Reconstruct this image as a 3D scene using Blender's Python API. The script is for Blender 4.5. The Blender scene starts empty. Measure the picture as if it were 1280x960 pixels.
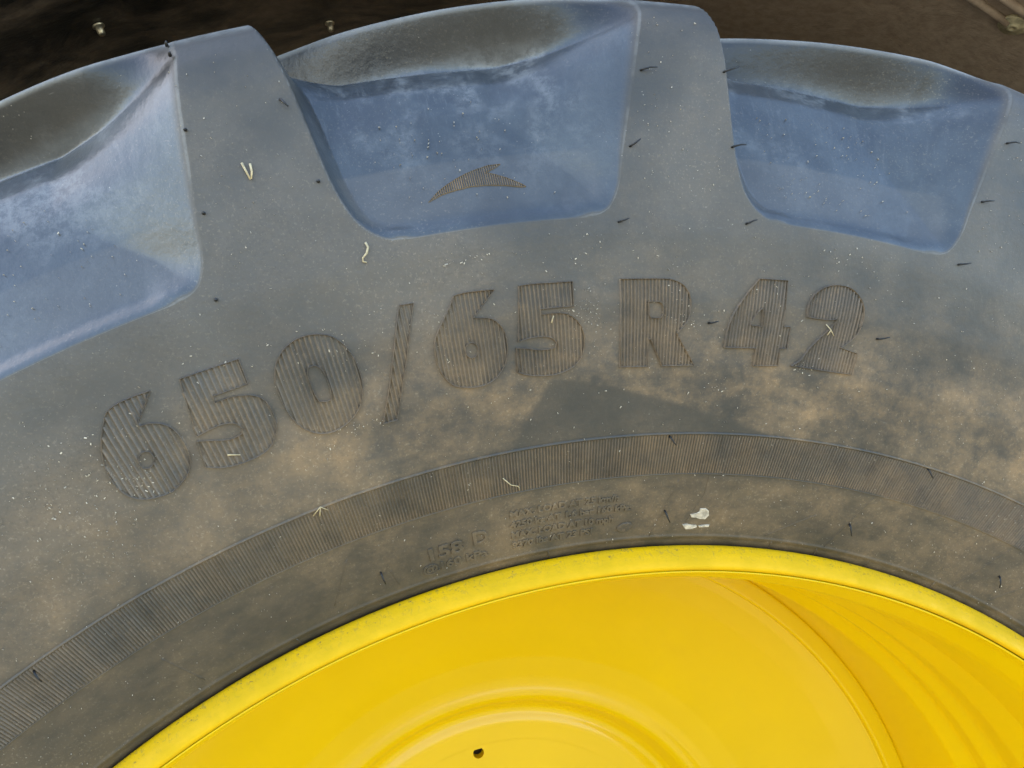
import bpy, bmesh, math, random
import numpy as np
from mathutils import Vector, Matrix, Euler
rnd = random.Random(7); nr = np.random.RandomState(5)
S = bpy.context.scene; COL = S.collection
AX = 0.93                                   # height of the axle over the ground
# ---------------------------------------------------------------- camera, world, sun, exposure
cam_d = bpy.data.cameras.new('camera'); cam = bpy.data.objects.new('camera', cam_d); COL.objects.link(cam)
S.camera = cam
cam_d.sensor_width = 36.0; cam_d.lens = 36.0*990.34/1280.0; cam_d.clip_start = 0.02; cam_d.clip_end = 3000
_R = Vector((0.97706, -0.21297, 0)); _F = Vector((0.212969, 0.977055, -0.002757)); _U = _R.cross(_F)
m = Matrix((( _R.x, _U.x, -_F.x), (_R.y, _U.y, -_F.y), (_R.z, _U.z, -_F.z))).to_4x4()
m.translation = Vector((-0.21017, -0.50214, 0.67092+AX)); cam.matrix_world = m
SUN_EL, SUN_AZ = math.radians(36), math.radians(-64)      # sun behind the wheel (+y), to the left
world = bpy.data.worlds.new('World'); S.world = world; world.use_nodes = True
wn = world.node_tree; wn.nodes.clear()
sky = wn.nodes.new('ShaderNodeTexSky'); sky.sky_type = 'NISHITA'; sky.sun_disc = False
sky.sun_elevation = SUN_EL; sky.sun_rotation = SUN_AZ
sky.air_density = 1.0; sky.dust_density = 1.2; sky.ozone_density = 0.35
bg = wn.nodes.new('ShaderNodeBackground'); bg.inputs[1].default_value = 0.15
wo = wn.nodes.new('ShaderNodeOutputWorld'); wn.links.new(sky.outputs[0], bg.inputs[0]); wn.links.new(bg.outputs[0], wo.inputs[0])
sl = bpy.data.lights.new('sun', 'SUN'); sl.energy = 3.5; sl.angle = math.radians(0.5); sl.color = (1, .95, .87)
so = bpy.data.objects.new('sun', sl); COL.objects.link(so)
sd = Vector((math.sin(SUN_AZ)*math.cos(SUN_EL), math.cos(SUN_AZ)*math.cos(SUN_EL), math.sin(SUN_EL)))
so.rotation_euler = sd.to_track_quat('Z', 'Y').to_euler(); so.location = (2, 3, 6)
S.view_settings.view_transform = 'Standard'; S.view_settings.look = 'None'
S.view_settings.exposure = 2.34; S.view_settings.gamma = 1.0
S.render.engine = 'CYCLES'
# ---------------------------------------------------------------- helpers
def mesh_obj(name, verts, faces, mat, parent=None, smooth=True, normals=None, loc=None):
    me = bpy.data.meshes.new(name); verts = np.asarray(verts, 'f')
    if isinstance(faces, np.ndarray):
        n, k = faces.shape
        me.vertices.add(len(verts)); me.vertices.foreach_set('co', verts.ravel())
        me.loops.add(n*k); me.loops.foreach_set('vertex_index', faces.ravel().astype('i'))
        me.polygons.add(n); me.polygons.foreach_set('loop_start', np.arange(0, n*k, k, dtype='i'))
        me.polygons.foreach_set('loop_total', np.full(n, k, 'i')); me.update(calc_edges=True)
    else:
        me.from_pydata([tuple(map(float, v)) for v in verts], [], faces)
    me.validate()
    me.polygons.foreach_set('use_smooth', np.full(len(me.polygons), smooth))
    if normals is not None: me.normals_split_custom_set_from_vertices(np.asarray(normals, 'f').tolist())
    if mat: me.materials.append(mat)
    o = bpy.data.objects.new(name, me); COL.objects.link(o)
    if parent: o.parent = parent
    if loc is not None: o.location = loc
    return o
def thing(name, label, cat, loc=(0,0,0), group=None):
    o = bpy.data.objects.new(name, None); COL.objects.link(o); o.location = loc
    o['label'] = label; o['category'] = cat
    if group: o['group'] = group
    return o
def smooth1(a, k):
    if k < 1: return a
    w = np.exp(-.5*(np.arange(-3*k, 3*k+1)/k)**2); w /= w.sum()
    p = np.pad(a, 3*k, mode='reflect', reflect_type='odd'); return np.convolve(p, w, 'valid')
def resample(pts, step=.0005, sig=0.004):
    pts = np.array(pts, float); d = np.r_[0, np.cumsum(np.hypot(*np.diff(pts, axis=0).T))]
    t = np.arange(0, d[-1], step); a = np.stack([np.interp(t, d, pts[:,0]), np.interp(t, d, pts[:,1])], 1)
    k = int(sig/step); return np.stack([smooth1(a[:,0], k), smooth1(a[:,1], k)], 1)
def sst(x, a, b): t = np.clip((x-a)/(b-a), 0, 1); return t*t*(3-2*t)
# ---------------------------------------------------------------- materials
def newmat(name):
    m = bpy.data.materials.new(name); m.use_nodes = True; nt = m.node_tree; nt.nodes.clear()
    o = nt.nodes.new('ShaderNodeOutputMaterial'); b = nt.nodes.new('ShaderNodeBsdfPrincipled')
    nt.links.new(b.outputs[0], o.inputs[0]); return m, nt, b
class N:
    def __init__(s, nt): s.nt = nt
    def link(s, v, sock):
        if isinstance(v, bpy.types.NodeSocket): s.nt.links.new(v, sock)
        elif isinstance(v, tuple) and len(v) == 3 and sock.type == 'RGBA': sock.default_value = (*v, 1)
        else: sock.default_value = v
    def math(s, op, a, b=0.0, clamp=False):
        n = s.nt.nodes.new('ShaderNodeMath'); n.operation = op; n.use_clamp = clamp
        s.link(a, n.inputs[0]); s.link(b, n.inputs[1]); return n.outputs[0]
    def mix(s, f, a, b, mode='MIX'):
        n = s.nt.nodes.new('ShaderNodeMix'); n.data_type = 'RGBA'; n.blend_type = mode
        s.link(f, n.inputs[0]); s.link(a, n.inputs[6]); s.link(b, n.inputs[7]); return n.outputs[2]
    def noise(s, vec, scale, detail=4, rough=.55, dist=0.0):
        n = s.nt.nodes.new('ShaderNodeTexNoise'); s.link(vec, n.inputs['Vector']); n.inputs['Scale'].default_value = scale
        n.inputs['Detail'].default_value = detail; n.inputs['Roughness'].default_value = rough; n.inputs['Distortion'].default_value = dist
        return n.outputs[0]
    def rng(s, v, a, b, c=0.0, d=1.0):
        n = s.nt.nodes.new('ShaderNodeMapRange'); n.interpolation_type = 'SMOOTHSTEP'; s.link(v, n.inputs[0])
        for i, x in enumerate((a, b, c, d)): n.inputs[i+1].default_value = x
        return n.outputs[0]
    def curve(s, v, pts, lo, hi):
        n = s.nt.nodes.new('ShaderNodeValToRGB'); s.link(s.math('DIVIDE', s.math('SUBTRACT', v, lo), hi-lo), n.inputs[0])
        n.color_ramp.interpolation = 'B_SPLINE'; e = n.color_ramp.elements
        while len(e) < len(pts): e.new(.5)
        for el, (p, c) in zip(e, pts): el.position = (p-lo)/(hi-lo); el.color = (c, c, c, 1)
        return n.outputs[0]
    def comb(s, x, y, z):
        n = s.nt.nodes.new('ShaderNodeCombineXYZ')
        for i, v in enumerate((x, y, z)): s.link(v, n.inputs[i])
        return n.outputs[0]
    def attr(s, name):
        n = s.nt.nodes.new('ShaderNodeAttribute'); n.attribute_name = name; return n.outputs['Fac']
    def bump(s, h, dist, strength=1.0, nrm=None):
        n = s.nt.nodes.new('ShaderNodeBump'); s.link(h, n.inputs['Height']); n.inputs['Distance'].default_value = dist
        n.inputs['Strength'].default_value = strength
        if nrm is not None: s.link(nrm, n.inputs['Normal'])
        return n.outputs[0]
def polar(n):
    """wheel coordinates of a point: position relative to the axle, radius, angle (deg)"""
    g = n.nt.nodes.new('ShaderNodeNewGeometry'); sx = n.nt.nodes.new('ShaderNodeSeparateXYZ'); n.nt.links.new(g.outputs['Position'], sx.inputs[0])
    x, y = sx.outputs[0], sx.outputs[1]; z = n.math('SUBTRACT', sx.outputs[2], AX)
    r = n.math('SQRT', n.math('ADD', n.math('MULTIPLY', x, x), n.math('MULTIPLY', z, z)))
    th = n.math('MULTIPLY', n.math('ARCTAN2', x, z), 57.2958)
    return g.outputs['Position'], r, th, y
def rubber_mat(name, kind='side'):
    m, nt, b = newmat(name); n = N(nt); P, r, th, y = polar(n)
    big = n.noise(P, 7, 3); mid = n.noise(P, 26, 5, .6); fine = n.noise(P, 190, 4, .65); streak_v = n.comb(n.math('MULTIPLY', th, 1.1), n.math('MULTIPLY', r, 14), 0.0)
    tang = n.noise(n.comb(n.math('MULTIPLY', th, .25), n.math('MULTIPLY', r, 60), y), 2.0, 5, .6)
    # bloomed blue-grey rubber
    base = n.mix(n.rng(mid, .3, .7), (.046,.044,.039), (.064,.059,.050))
    film = n.mix(n.rng(big, .38, .62), base, (.088,.080,.067))
    film = n.mix(n.math('MULTIPLY', n.rng(r, .665, .61), .75), film, n.mix(n.rng(tang, .35, .65), (.044,.036,.022), (.064,.050,.028)))
    # road dust: lies where the sidewall turns in above the bead
    prof = n.curve(r, [(.56,.42),(.60,.40),(.625,.50),(.655,.92),(.685,.80),(.715,.30),(.76,.10),(.95,.10)], .55, .97)
    ang = n.curve(th, [(-40,.40),(-24,.50),(-14,.95),(-8,1.0),(2,1.0),(14,1.0),(40,1.0)], -45, 45)
    patchy = n.rng(n.math('ADD', n.math('MULTIPLY', big, .55), n.math('ADD', n.math('MULTIPLY', mid, .3), n.math('MULTIPLY', tang, .25))), .42, .66)
    d = n.math('MULTIPLY', n.math('MULTIPLY', prof, ang), n.math('ADD', n.math('MULTIPLY', patchy, .62), n.math('MULTIPLY', n.rng(n.noise(P, 75, 5, .75), .35, .65), .38)))
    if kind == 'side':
        # wedge with a pointed top: less dust, film pulled towards one dark grey
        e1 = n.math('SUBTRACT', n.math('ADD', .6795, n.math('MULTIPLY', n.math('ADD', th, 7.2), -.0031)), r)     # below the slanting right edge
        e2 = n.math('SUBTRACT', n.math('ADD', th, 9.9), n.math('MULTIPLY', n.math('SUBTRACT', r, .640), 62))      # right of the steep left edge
        wedge = n.math('MULTIPLY', n.rng(r, .604, .614), n.math('MULTIPLY', n.rng(e1, -.0015, .003), n.rng(e2, -.25, .35)))
        d = n.math('MULTIPLY', d, n.math('SUBTRACT', 1.0, n.math('MULTIPLY', wedge, .8)))
        film = n.mix(n.math('MULTIPLY', wedge, .5), film, (.050,.047,.038))
    speck = n.rng(fine, .60, .74)
    d2 = n.math('ADD', d, n.math('MULTIPLY', n.math('MULTIPLY', speck, d), .5), True)
    col = n.mix(d2, film, n.mix(n.rng(mid, .35, .7), (.29,.195,.10), (.38,.245,.12)))
    if kind == 'side':
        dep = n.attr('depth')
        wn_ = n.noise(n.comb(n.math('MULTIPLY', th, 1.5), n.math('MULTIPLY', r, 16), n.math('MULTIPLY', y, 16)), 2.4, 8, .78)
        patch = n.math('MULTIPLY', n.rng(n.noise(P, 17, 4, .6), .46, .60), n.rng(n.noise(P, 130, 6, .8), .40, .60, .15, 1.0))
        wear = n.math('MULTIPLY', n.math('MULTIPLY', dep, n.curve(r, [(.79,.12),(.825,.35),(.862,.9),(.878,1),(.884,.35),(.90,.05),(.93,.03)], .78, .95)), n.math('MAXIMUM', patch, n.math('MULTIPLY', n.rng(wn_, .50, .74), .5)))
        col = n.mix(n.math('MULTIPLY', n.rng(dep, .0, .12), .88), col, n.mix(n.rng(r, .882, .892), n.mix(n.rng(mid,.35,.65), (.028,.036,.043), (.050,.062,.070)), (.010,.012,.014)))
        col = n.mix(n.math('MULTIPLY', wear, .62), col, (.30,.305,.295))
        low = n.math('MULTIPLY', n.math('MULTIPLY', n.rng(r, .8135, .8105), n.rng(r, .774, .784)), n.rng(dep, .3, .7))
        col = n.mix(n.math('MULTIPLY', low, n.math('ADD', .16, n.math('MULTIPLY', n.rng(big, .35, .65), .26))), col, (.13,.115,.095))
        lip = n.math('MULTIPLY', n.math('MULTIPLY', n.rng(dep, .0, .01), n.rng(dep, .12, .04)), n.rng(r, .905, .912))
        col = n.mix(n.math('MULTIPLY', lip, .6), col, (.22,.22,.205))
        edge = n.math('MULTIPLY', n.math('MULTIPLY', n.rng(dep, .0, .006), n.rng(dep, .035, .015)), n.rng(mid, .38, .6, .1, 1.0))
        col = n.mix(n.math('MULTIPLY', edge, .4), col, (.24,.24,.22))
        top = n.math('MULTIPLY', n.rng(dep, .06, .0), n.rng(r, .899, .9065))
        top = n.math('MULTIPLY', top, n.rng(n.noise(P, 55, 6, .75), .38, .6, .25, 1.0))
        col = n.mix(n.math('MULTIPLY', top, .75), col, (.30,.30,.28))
    grit = n.rng(n.noise(P, 620, 2, .7), .57, .70)
    col = n.mix(n.math('MULTIPLY', grit, n.math('ADD', n.math('MULTIPLY', n.rng(big, .4, .65), .10), n.math('MULTIPLY', d, .6))), col, (.46,.37,.25))
    blot = n.rng(n.noise(P, 14, 7, .72, .3), .42, .60)
    col = n.mix(n.math('MULTIPLY', n.math('SUBTRACT', 1.0, blot), .26), col, (.036,.034,.029))
    gr2 = n.rng(n.noise(P, 480, 3, .7), .50, .36)
    col = n.mix(n.math('MULTIPLY', gr2, n.math('MULTIPLY', n.rng(mid, .40, .62), .22)), col, (.040,.036,.030))
    vo = nt.nodes.new('ShaderNodeTexVoronoi'); vo.inputs['Scale'].default_value = 260; n.link(P, vo.inputs['Vector'])
    spk = n.math('MULTIPLY', n.math('LESS_THAN', vo.outputs['Distance'], .085), n.rng(n.noise(P, 22, 4, .7), .52, .66))
    col = n.mix(n.math('MULTIPLY', spk, .4), col, (.55,.50,.40))
    if kind in ('rib', 'digit', 'emblem'):
        crumb = n.rng(n.noise(P, 420, 3, .6), .52, .66)
        crest = n.math('MULTIPLY', n.attr('crest'), n.rng(n.noise(P, 60, 4, .7), .25, .6, .35, 1.0))
        col = n.mix(n.math('MULTIPLY', crumb, .5), col, (.25,.17,.095))
        col = n.mix((.45 if kind == 'rib' else .18), col, (.045,.038,.030))
        if kind == 'emblem': col = n.mix(.6, col, (.20,.15,.09)); crest = n.math('MULTIPLY', crest, 1.7)
        col = n.mix(n.math('MULTIPLY', crest, .5), col, n.mix(n.rng(mid, .35, .65), (.19,.16,.125), (.33,.235,.14)))
    # light scratches
    sc = n.noise(n.comb(n.math('MULTIPLY', th, .5), n.math('MULTIPLY', r, 160), y), 3, 3, .5)
    col = n.mix(n.math('MULTIPLY', n.rng(sc, .70, .80), .25), col, (.2,.19,.17))
    n.link(col, b.inputs['Base Color'])
    ro = n.math('ADD', .50, n.math('MULTIPLY', d2, .35))
    if kind == 'side': ro = n.math('SUBTRACT', ro, n.math('MULTIPLY', n.rng(n.attr('depth'), 0.0, .1), .20))
    n.link(ro, b.inputs['Roughness'])
    b.inputs['Specular IOR Level'].default_value = .5
    if kind == 'side': n.link(n.math('ADD', .5, n.math('MULTIPLY', n.math('MULTIPLY', n.rng(n.attr('depth'), 0.0, .1), n.rng(r, .900, .880)), .28)), b.inputs['Specular IOR Level'])
    h = n.math('ADD', n.math('MULTIPLY', mid, .5), n.math('MULTIPLY', fine, .24))
    n.link(n.bump(h, .0022, .55), b.inputs['Normal'])
    return m
def paint_mat(name, flange=False):
    m, nt, b = newmat(name); n = N(nt); P, r, th, y = polar(n)
    big = n.noise(P, 5, 3); fine = n.noise(P, 260, 3, .6); mid = n.noise(P, 40, 5, .65)
    col = n.mix(n.rng(big, .35, .65), (.79,.533,.0008), (.83,.563,.001))
    ro = n.math('ADD', .27, n.math('MULTIPLY', mid, .06))
    if flange:
        dust = n.rng(mid, .36, .66)
        edge = n.math('MULTIPLY', n.rng(r, .550, .560), 1.0)
        col = n.mix(n.math('MULTIPLY', dust, .55), (.78,.45,.001), (.60,.37,.006))
        grime = n.math('MULTIPLY', n.rng(n.noise(n.comb(n.math('MULTIPLY', th, 1.2), n.math('MULTIPLY', r, 150), y), 2.4, 6, .75, .8), .52, .64), edge)
        col = n.mix(n.math('MULTIPLY', grime, .42), col, (.16,.135,.06))
        scr = n.noise(n.comb(n.math('MULTIPLY', th, 1.0), n.math('MULTIPLY', r, 180), 0.0), 2.2, 6, .75)
        chip = n.math('MULTIPLY', n.rng(scr, .60, .64), n.rng(r, .553, .559))
        col = n.mix(n.math('MULTIPLY', chip, .85), col, (.06,.055,.05))
        ro = n.math('ADD', .45, n.math('MULTIPLY', dust, .25))
    n.link(col, b.inputs['Base Color']); n.link(ro, b.inputs['Roughness'])
    b.inputs['Coat Weight'].default_value = .0 if flange else .35; b.inputs['Coat Roughness'].default_value = .07
    n.link(n.bump(n.noise(P, 30, 2), .0006, .12), b.inputs['Normal'])
    b.inputs['Specular IOR Level'].default_value = .2 if flange else .32
    return m
def plain(name, col, rough=.5, metal=0.0, nscale=40, amt=.3, bump=.0005):
    m, nt, b = newmat(name); n = N(nt); P, r, th, y = polar(n); z = n.noise(P, nscale, 5, .65)
    dark = tuple(c*(1-amt) for c in col); lite = tuple(min(1, c*(1+amt)) for c in col)
    n.link(n.mix(n.rng(z, .3, .7), dark, lite), b.inputs['Base Color'])
    b.inputs['Roughness'].default_value = rough; b.inputs['Metallic'].default_value = metal
    n.link(n.bump(z, bump, .6), b.inputs['Normal']); return m
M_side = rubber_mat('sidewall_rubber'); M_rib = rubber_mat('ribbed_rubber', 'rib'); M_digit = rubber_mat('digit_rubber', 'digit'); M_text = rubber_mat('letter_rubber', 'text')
M_emblem = rubber_mat('dusty_emblem_rubber', 'emblem')
M_vent = plain('vent_whisker_rubber', (.012,.012,.012), .45)
M_paint = paint_mat('yellow_paint'); M_flange = paint_mat('dusty_yellow_paint', True)
M_straw = plain('straw', (.52,.42,.24), .6, nscale=300); M_chaff = plain('chaff', (.46,.40,.30), .6, nscale=60, amt=.5)
M_splash = plain('dried_splash', (.50,.43,.32), .8, nscale=350, amt=.35, bump=.002)
M_zinc = plain('zinc_plate', (.55,.50,.38), .35, .8, 120)
# ---------------------------------------------------------------- marks on the sidewall as (angle in degrees, radius in metres)
GLYPHS = [('6',[(-24.67,0.7331),(-25.06,0.7277),(-25.67,0.7204),(-25.63,0.7188),(-25.31,0.7184),(-24.97,0.7166),(-24.7,0.7139),(-24.5,0.7096),(-24.42,0.703),(-24.44,0.6968),(-24.53,0.6921),(-24.82,0.6864),(-25.23,0.6835),(-25.7,0.6811),(-26.11,0.681),(-26.56,0.6818),(-26.97,0.6835),(-27.32,0.6864),(-27.58,0.6909),(-27.71,0.6972),(-27.7,0.7047),(-27.56,0.7116),(-27.35,0.7175),(-27.09,0.7229),(-26.83,0.7273),(-26.5,0.7327),(-25.98,0.7339),(-25.33,0.7339)],[(-25.83,0.7001),(-25.93,0.6984),(-26.07,0.6975),(-26.22,0.6974),(-26.34,0.6982),(-26.41,0.6997),(-26.42,0.7016),(-26.37,0.7036),(-26.26,0.7052),(-26.13,0.7061),(-25.98,0.7062),(-25.86,0.7054),(-25.79,0.7039),(-25.78,0.702)]),('5',[(-23.44,0.7329),(-22.18,0.7321),(-21.01,0.7317),(-21.03,0.7179),(-22.5,0.7183),(-22.59,0.7147),(-22.01,0.7148),(-21.45,0.7134),(-20.92,0.7108),(-20.63,0.7064),(-20.53,0.7009),(-20.56,0.6938),(-20.72,0.6884),(-21.02,0.6836),(-21.46,0.6805),(-21.99,0.6795),(-22.66,0.6794),(-23.27,0.6806),(-23.76,0.6827),(-24.1,0.6853),(-23.93,0.6996),(-23.43,0.6973),(-22.9,0.6945),(-22.46,0.6935),(-22.11,0.6943),(-22.0,0.6969),(-22.13,0.7006),(-22.52,0.7027),(-23.06,0.703),(-23.85,0.7022)],[]),('0',[(-17.6,0.731),(-17.15,0.7284),(-16.79,0.7235),(-16.53,0.7163),(-16.41,0.7078),(-16.41,0.6996),(-16.55,0.6928),(-16.85,0.6865),(-17.23,0.6823),(-17.76,0.6792),(-18.34,0.6778),(-18.84,0.6787),(-19.23,0.6812),(-19.61,0.6857),(-19.87,0.692),(-19.99,0.6995),(-20.02,0.7079),(-19.95,0.7148),(-19.76,0.7212),(-19.5,0.7254),(-19.12,0.7292),(-18.65,0.7316),(-18.15,0.7323)],[(-18.17,0.7158),(-18.01,0.7138),(-17.91,0.7112),(-17.85,0.705),(-17.88,0.6987),(-17.96,0.6954),(-18.16,0.6948),(-18.49,0.6962),(-18.58,0.6998),(-18.62,0.7072),(-18.6,0.7126),(-18.46,0.7156)]),('/',[(-13.99,0.7349),(-13.39,0.7345),(-13.83,0.7192),(-14.33,0.7027),(-14.8,0.6886),(-15.34,0.6738),(-16.03,0.6738),(-15.36,0.6905),(-14.71,0.7111),(-14.24,0.7276)],[]),('6',[(-9.79,0.7338),(-10.9,0.72),(-10.54,0.7192),(-10.11,0.7183),(-9.78,0.7147),(-9.57,0.7101),(-9.49,0.7038),(-9.53,0.6977),(-9.74,0.6904),(-10.09,0.6857),(-10.53,0.6823),(-11.02,0.6811),(-11.55,0.6815),(-12.05,0.6831),(-12.39,0.6849),(-12.72,0.6904),(-12.88,0.6963),(-12.92,0.7033),(-12.87,0.71),(-12.66,0.7155),(-12.21,0.7227),(-11.79,0.7299),(-11.61,0.7341),(-11.11,0.7348),(-10.4,0.7343)],[(-10.91,0.7018),(-10.97,0.7),(-11.07,0.6986),(-11.21,0.6981),(-11.35,0.6984),(-11.46,0.6996),(-11.53,0.7013),(-11.53,0.7032),(-11.47,0.705),(-11.37,0.7063),(-11.23,0.7068),(-11.1,0.7065),(-10.98,0.7054),(-10.92,0.7037)]),('5',[(-8.63,0.7339),(-8.07,0.7341),(-7.08,0.7335),(-6.14,0.7332),(-6.17,0.7191),(-6.94,0.7193),(-7.76,0.7194),(-7.76,0.7162),(-7.21,0.7164),(-6.57,0.7156),(-6.13,0.7122),(-5.85,0.7077),(-5.7,0.7013),(-5.73,0.6951),(-5.88,0.689),(-6.23,0.6847),(-6.73,0.6822),(-7.29,0.6806),(-7.97,0.6811),(-8.65,0.6825),(-9.16,0.6854),(-9.09,0.6992),(-8.64,0.6983),(-8.06,0.6963),(-7.53,0.6959),(-7.19,0.6966),(-7.11,0.6992),(-7.29,0.7025),(-7.74,0.7039),(-8.33,0.7041),(-8.96,0.7028)],[]),('R',[(-3.84,0.7329),(-2.07,0.7326),(-1.38,0.7324),(-0.88,0.7302),(-0.56,0.7266),(-0.35,0.7214),(-0.31,0.7155),(-0.37,0.7088),(-0.63,0.7044),(-0.94,0.7006),(-0.86,0.6984),(-0.48,0.6916),(-0.01,0.6833),(0.11,0.6814),(-1.64,0.6811),(-1.94,0.6881),(-2.31,0.6972),(-2.41,0.6972),(-2.39,0.6811),(-3.89,0.6815)],[(-2.48,0.7193),(-1.94,0.7191),(-1.74,0.7169),(-1.71,0.7118),(-1.83,0.7096),(-2.35,0.7097),(-2.45,0.712)]),('4',[(3.14,0.7349),(4.62,0.7356),(4.77,0.7077),(5.14,0.7079),(5.18,0.6948),(4.77,0.6943),(4.86,0.6836),(3.45,0.6823),(3.45,0.6932),(1.69,0.6925),(1.72,0.7038),(2.0,0.7147),(2.5,0.7242)],[(3.28,0.7157),(3.48,0.7176),(3.57,0.7064),(2.92,0.7067),(3.08,0.7114)]),('2',[(5.96,0.7152),(5.87,0.7214),(6.02,0.7276),(6.41,0.733),(6.89,0.7362),(7.47,0.7376),(8.1,0.7367),(8.62,0.7326),(8.96,0.7264),(9.05,0.7179),(8.92,0.7097),(8.64,0.7048),(8.19,0.6997),(9.18,0.698),(9.23,0.6845),(7.9,0.6841),(6.26,0.6843),(5.61,0.6843),(6.09,0.6884),(6.31,0.6939),(6.65,0.7004),(7.2,0.7082),(7.5,0.713),(7.61,0.7167),(7.14,0.715)],[])]
EMBLEM = [(-11.75,0.7891),(-11.26,0.7945),(-10.84,0.7978),(-10.43,0.8005),(-9.96,0.8031),(-9.51,0.805),(-8.95,0.8068),(-8.42,0.8069),(-8.72,0.8046),(-9.12,0.8024),(-8.82,0.8012),(-8.27,0.7978),(-7.73,0.7936),(-7.54,0.7914),(-7.76,0.7915),(-8.34,0.7931),(-9.13,0.7946),(-9.87,0.7949),(-10.53,0.7938),(-11.14,0.7923)]
WHISK = [(-19.79,0.8532),(-20.21,0.809),(-16.29,0.8555),(-20.95,0.7644),(-2.96,0.811),(-2.24,0.8563),(-3.69,0.7662),(1.32,0.8594),(1.69,0.8135),(2.4,0.7678),(15.04,0.8578),(14.32,0.8135),(13.72,0.7686),(10.26,0.71),(0.82,0.7071),(-0.06,0.5848),(13.32,0.5865),(25.94,0.5877),(16.4,0.6368),(-0.62,0.6359),(-35.49,0.6341),(-18.48,0.5838),(-19.43,0.8956),(-19.45,0.9044),(-15.85,0.8098)]
FBOLTS = [(-0.436,0.325,1.013,0),(-0.221,0.426,1.081,0),(0.426,0.142,1.017,1)]
GSEAM = [((0.356,0.1371,1.0408),(0.4216,0.1431,1.016)),((0.3747,0.1194,1.0342),(0.4374,0.1244,1.0093))]
SPLASH = [[(1.67,0.5835),(2.05,0.5845),(2.25,0.5856),(2.24,0.5879),(2.64,0.5882),(2.93,0.5862),(3.05,0.5829),(2.84,0.5799),(2.36,0.5801),(2.08,0.5813),(1.76,0.5813)],[(1.29,0.5759),(1.58,0.5768),(2.0,0.5759),(2.32,0.5759),(2.43,0.5745),(2.1,0.5733),(1.58,0.5726)],[(2.46,0.5754),(2.89,0.5759),(3.26,0.5761),(3.25,0.5746),(2.51,0.5742)]]
CLUSTERS = [(-29.8,0.704,0.89,0.0088,45),(-29.1,0.68,1.21,0.0111,45),(-27.4,0.698,0.82,0.0074,40),(-25.8,0.707,1.12,0.0131,60),(-26.5,0.692,0.42,0.0038,30),(-29.1,0.729,1.0,0.0105,25),(-21.3,0.732,1.8,0.0039,16),(-17.9,0.676,0.89,0.0026,35),(-5.3,0.71,0.72,0.0116,60),(-5.8,0.718,0.47,0.0027,25),(-11.0,0.753,0.62,0.0026,20),(-0.4,0.708,0.33,0.0048,18),(4.1,0.73,1.49,0.0068,20),(6.6,0.684,0.46,0.0025,20),(1.8,0.672,0.64,0.004,14),(7.2,0.755,0.84,0.0058,16),(23.4,0.625,0.49,0.0048,22),(-17.7,0.726,1.29,0.0074,26),(-7.0,0.744,2.23,0.0091,26),(-12.2,0.708,0.91,0.0177,26),(-1.3,0.718,0.82,0.0142,30),(-9.7,0.65,2.62,0.0122,20),(3.9,0.661,2.84,0.0127,16),(-15.7,0.719,0.84,0.0127,20),(-30.6,0.66,0.8,0.0074,12)]
# ---------------------------------------------------------------- the tyre's two profiles (radius, y): outer face and recess floor
ENV = resample([(.5480,.012),(.5560,.0060),(.5602,-.0005),(.5620,-.0034),(.5655,-.0050),(.590,-.0175),(.612,-.0270),(.638,-.0380),(.68,-.052),(.72,-.0600),(.76,-.0632),
    (.80,-.0625),(.84,-.0605),(.870,-.0592),(.888,-.0560),(.900,-.0490),(.908,-.0390),(.912,-.027),(.916,-.01),(.924,.03),(.934,.09),(.944,.17),(.949,.26)], sig=.0035)
FLO = resample([(.5480,.012),(.60,-.0215),(.68,-.052),(.72,-.0600),(.760,-.0632),(.7695,-.0622),(.776,-.0583),(.783,-.0553),(.812,-.0455),(.840,-.0345),(.862,-.0230),
    (.876,-.010),(.883,.010),(.887,.04),(.893,.09),(.901,.17),(.905,.26)], sig=.0022)
def arc(p): return np.r_[0, np.cumsum(np.hypot(*np.diff(p, axis=0).T))]
eS, fS = arc(ENV), arc(FLO)
iR = np.argmax(ENV[:,0] > .9105)                           # radius grows monotonically: R -> s; y -> s on the tread
def s_of_R(R): return np.interp(R, ENV[:,0], eS)
def s_of_y(y): return np.interp(y, ENV[iR:,1], eS[iR:])
s77 = float(s_of_R(.7695)); sE = eS[-1]; f77 = float(np.interp(.7695, FLO[:,0], fS))
# key pairs that say which floor point lies under which outer point
ks = np.array([0, s77, float(s_of_R(.85)), float(s_of_R(.905)), float(s_of_y(.0)), sE])
kf = np.array([0, f77, float(np.interp(.848, FLO[:,0], fS)), float(np.interp(.878, FLO[:,0], fS)), float(np.interp(.8865, FLO[:,0], fS)), fS[-1]])
kf[0] = 0
_sf = np.arange(0, sE+.001, .0005); _ff = smooth1(np.interp(_sf, ks, kf), 18)
def env_at(s): return np.stack([np.interp(s, eS, ENV[:,0]), np.interp(s, eS, ENV[:,1])], -1)
def flo_at(s):
    f = np.interp(s, _sf, _ff); return np.stack([np.interp(f, fS, FLO[:,0]), np.interp(f, fS, FLO[:,1])], -1)
UX = math.radians(1)*.85                                   # metres per degree in the unrolled plan
PITCH = 360/21
RIGHT_R = [(-5.15,.769),(-4.55,.7712),(-4.1,.7755),(-3.75,.784),(-3.55,.793),(-3.40,.805),(-2.9,.836),(-2.4,.872),(-2.05,.895)]
RIGHT_Y = [(-2.1,-.0470),(-2.9,-.0400),(-4.8,-.0330),(-7.2,-.020),(-10,0),(-13,.030),(-16,.07),(-21,.13),(-27,.20),(-33,.27),(-36,.32)]
LEFT_R = [(-13.1,.7692),(-13.8,.7712),(-14.4,.7765),(-14.85,.784),(-15.15,.793),(-15.45,.810),(-15.68,.837),(-15.92,.867),(-16.15,.886)]
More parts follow.
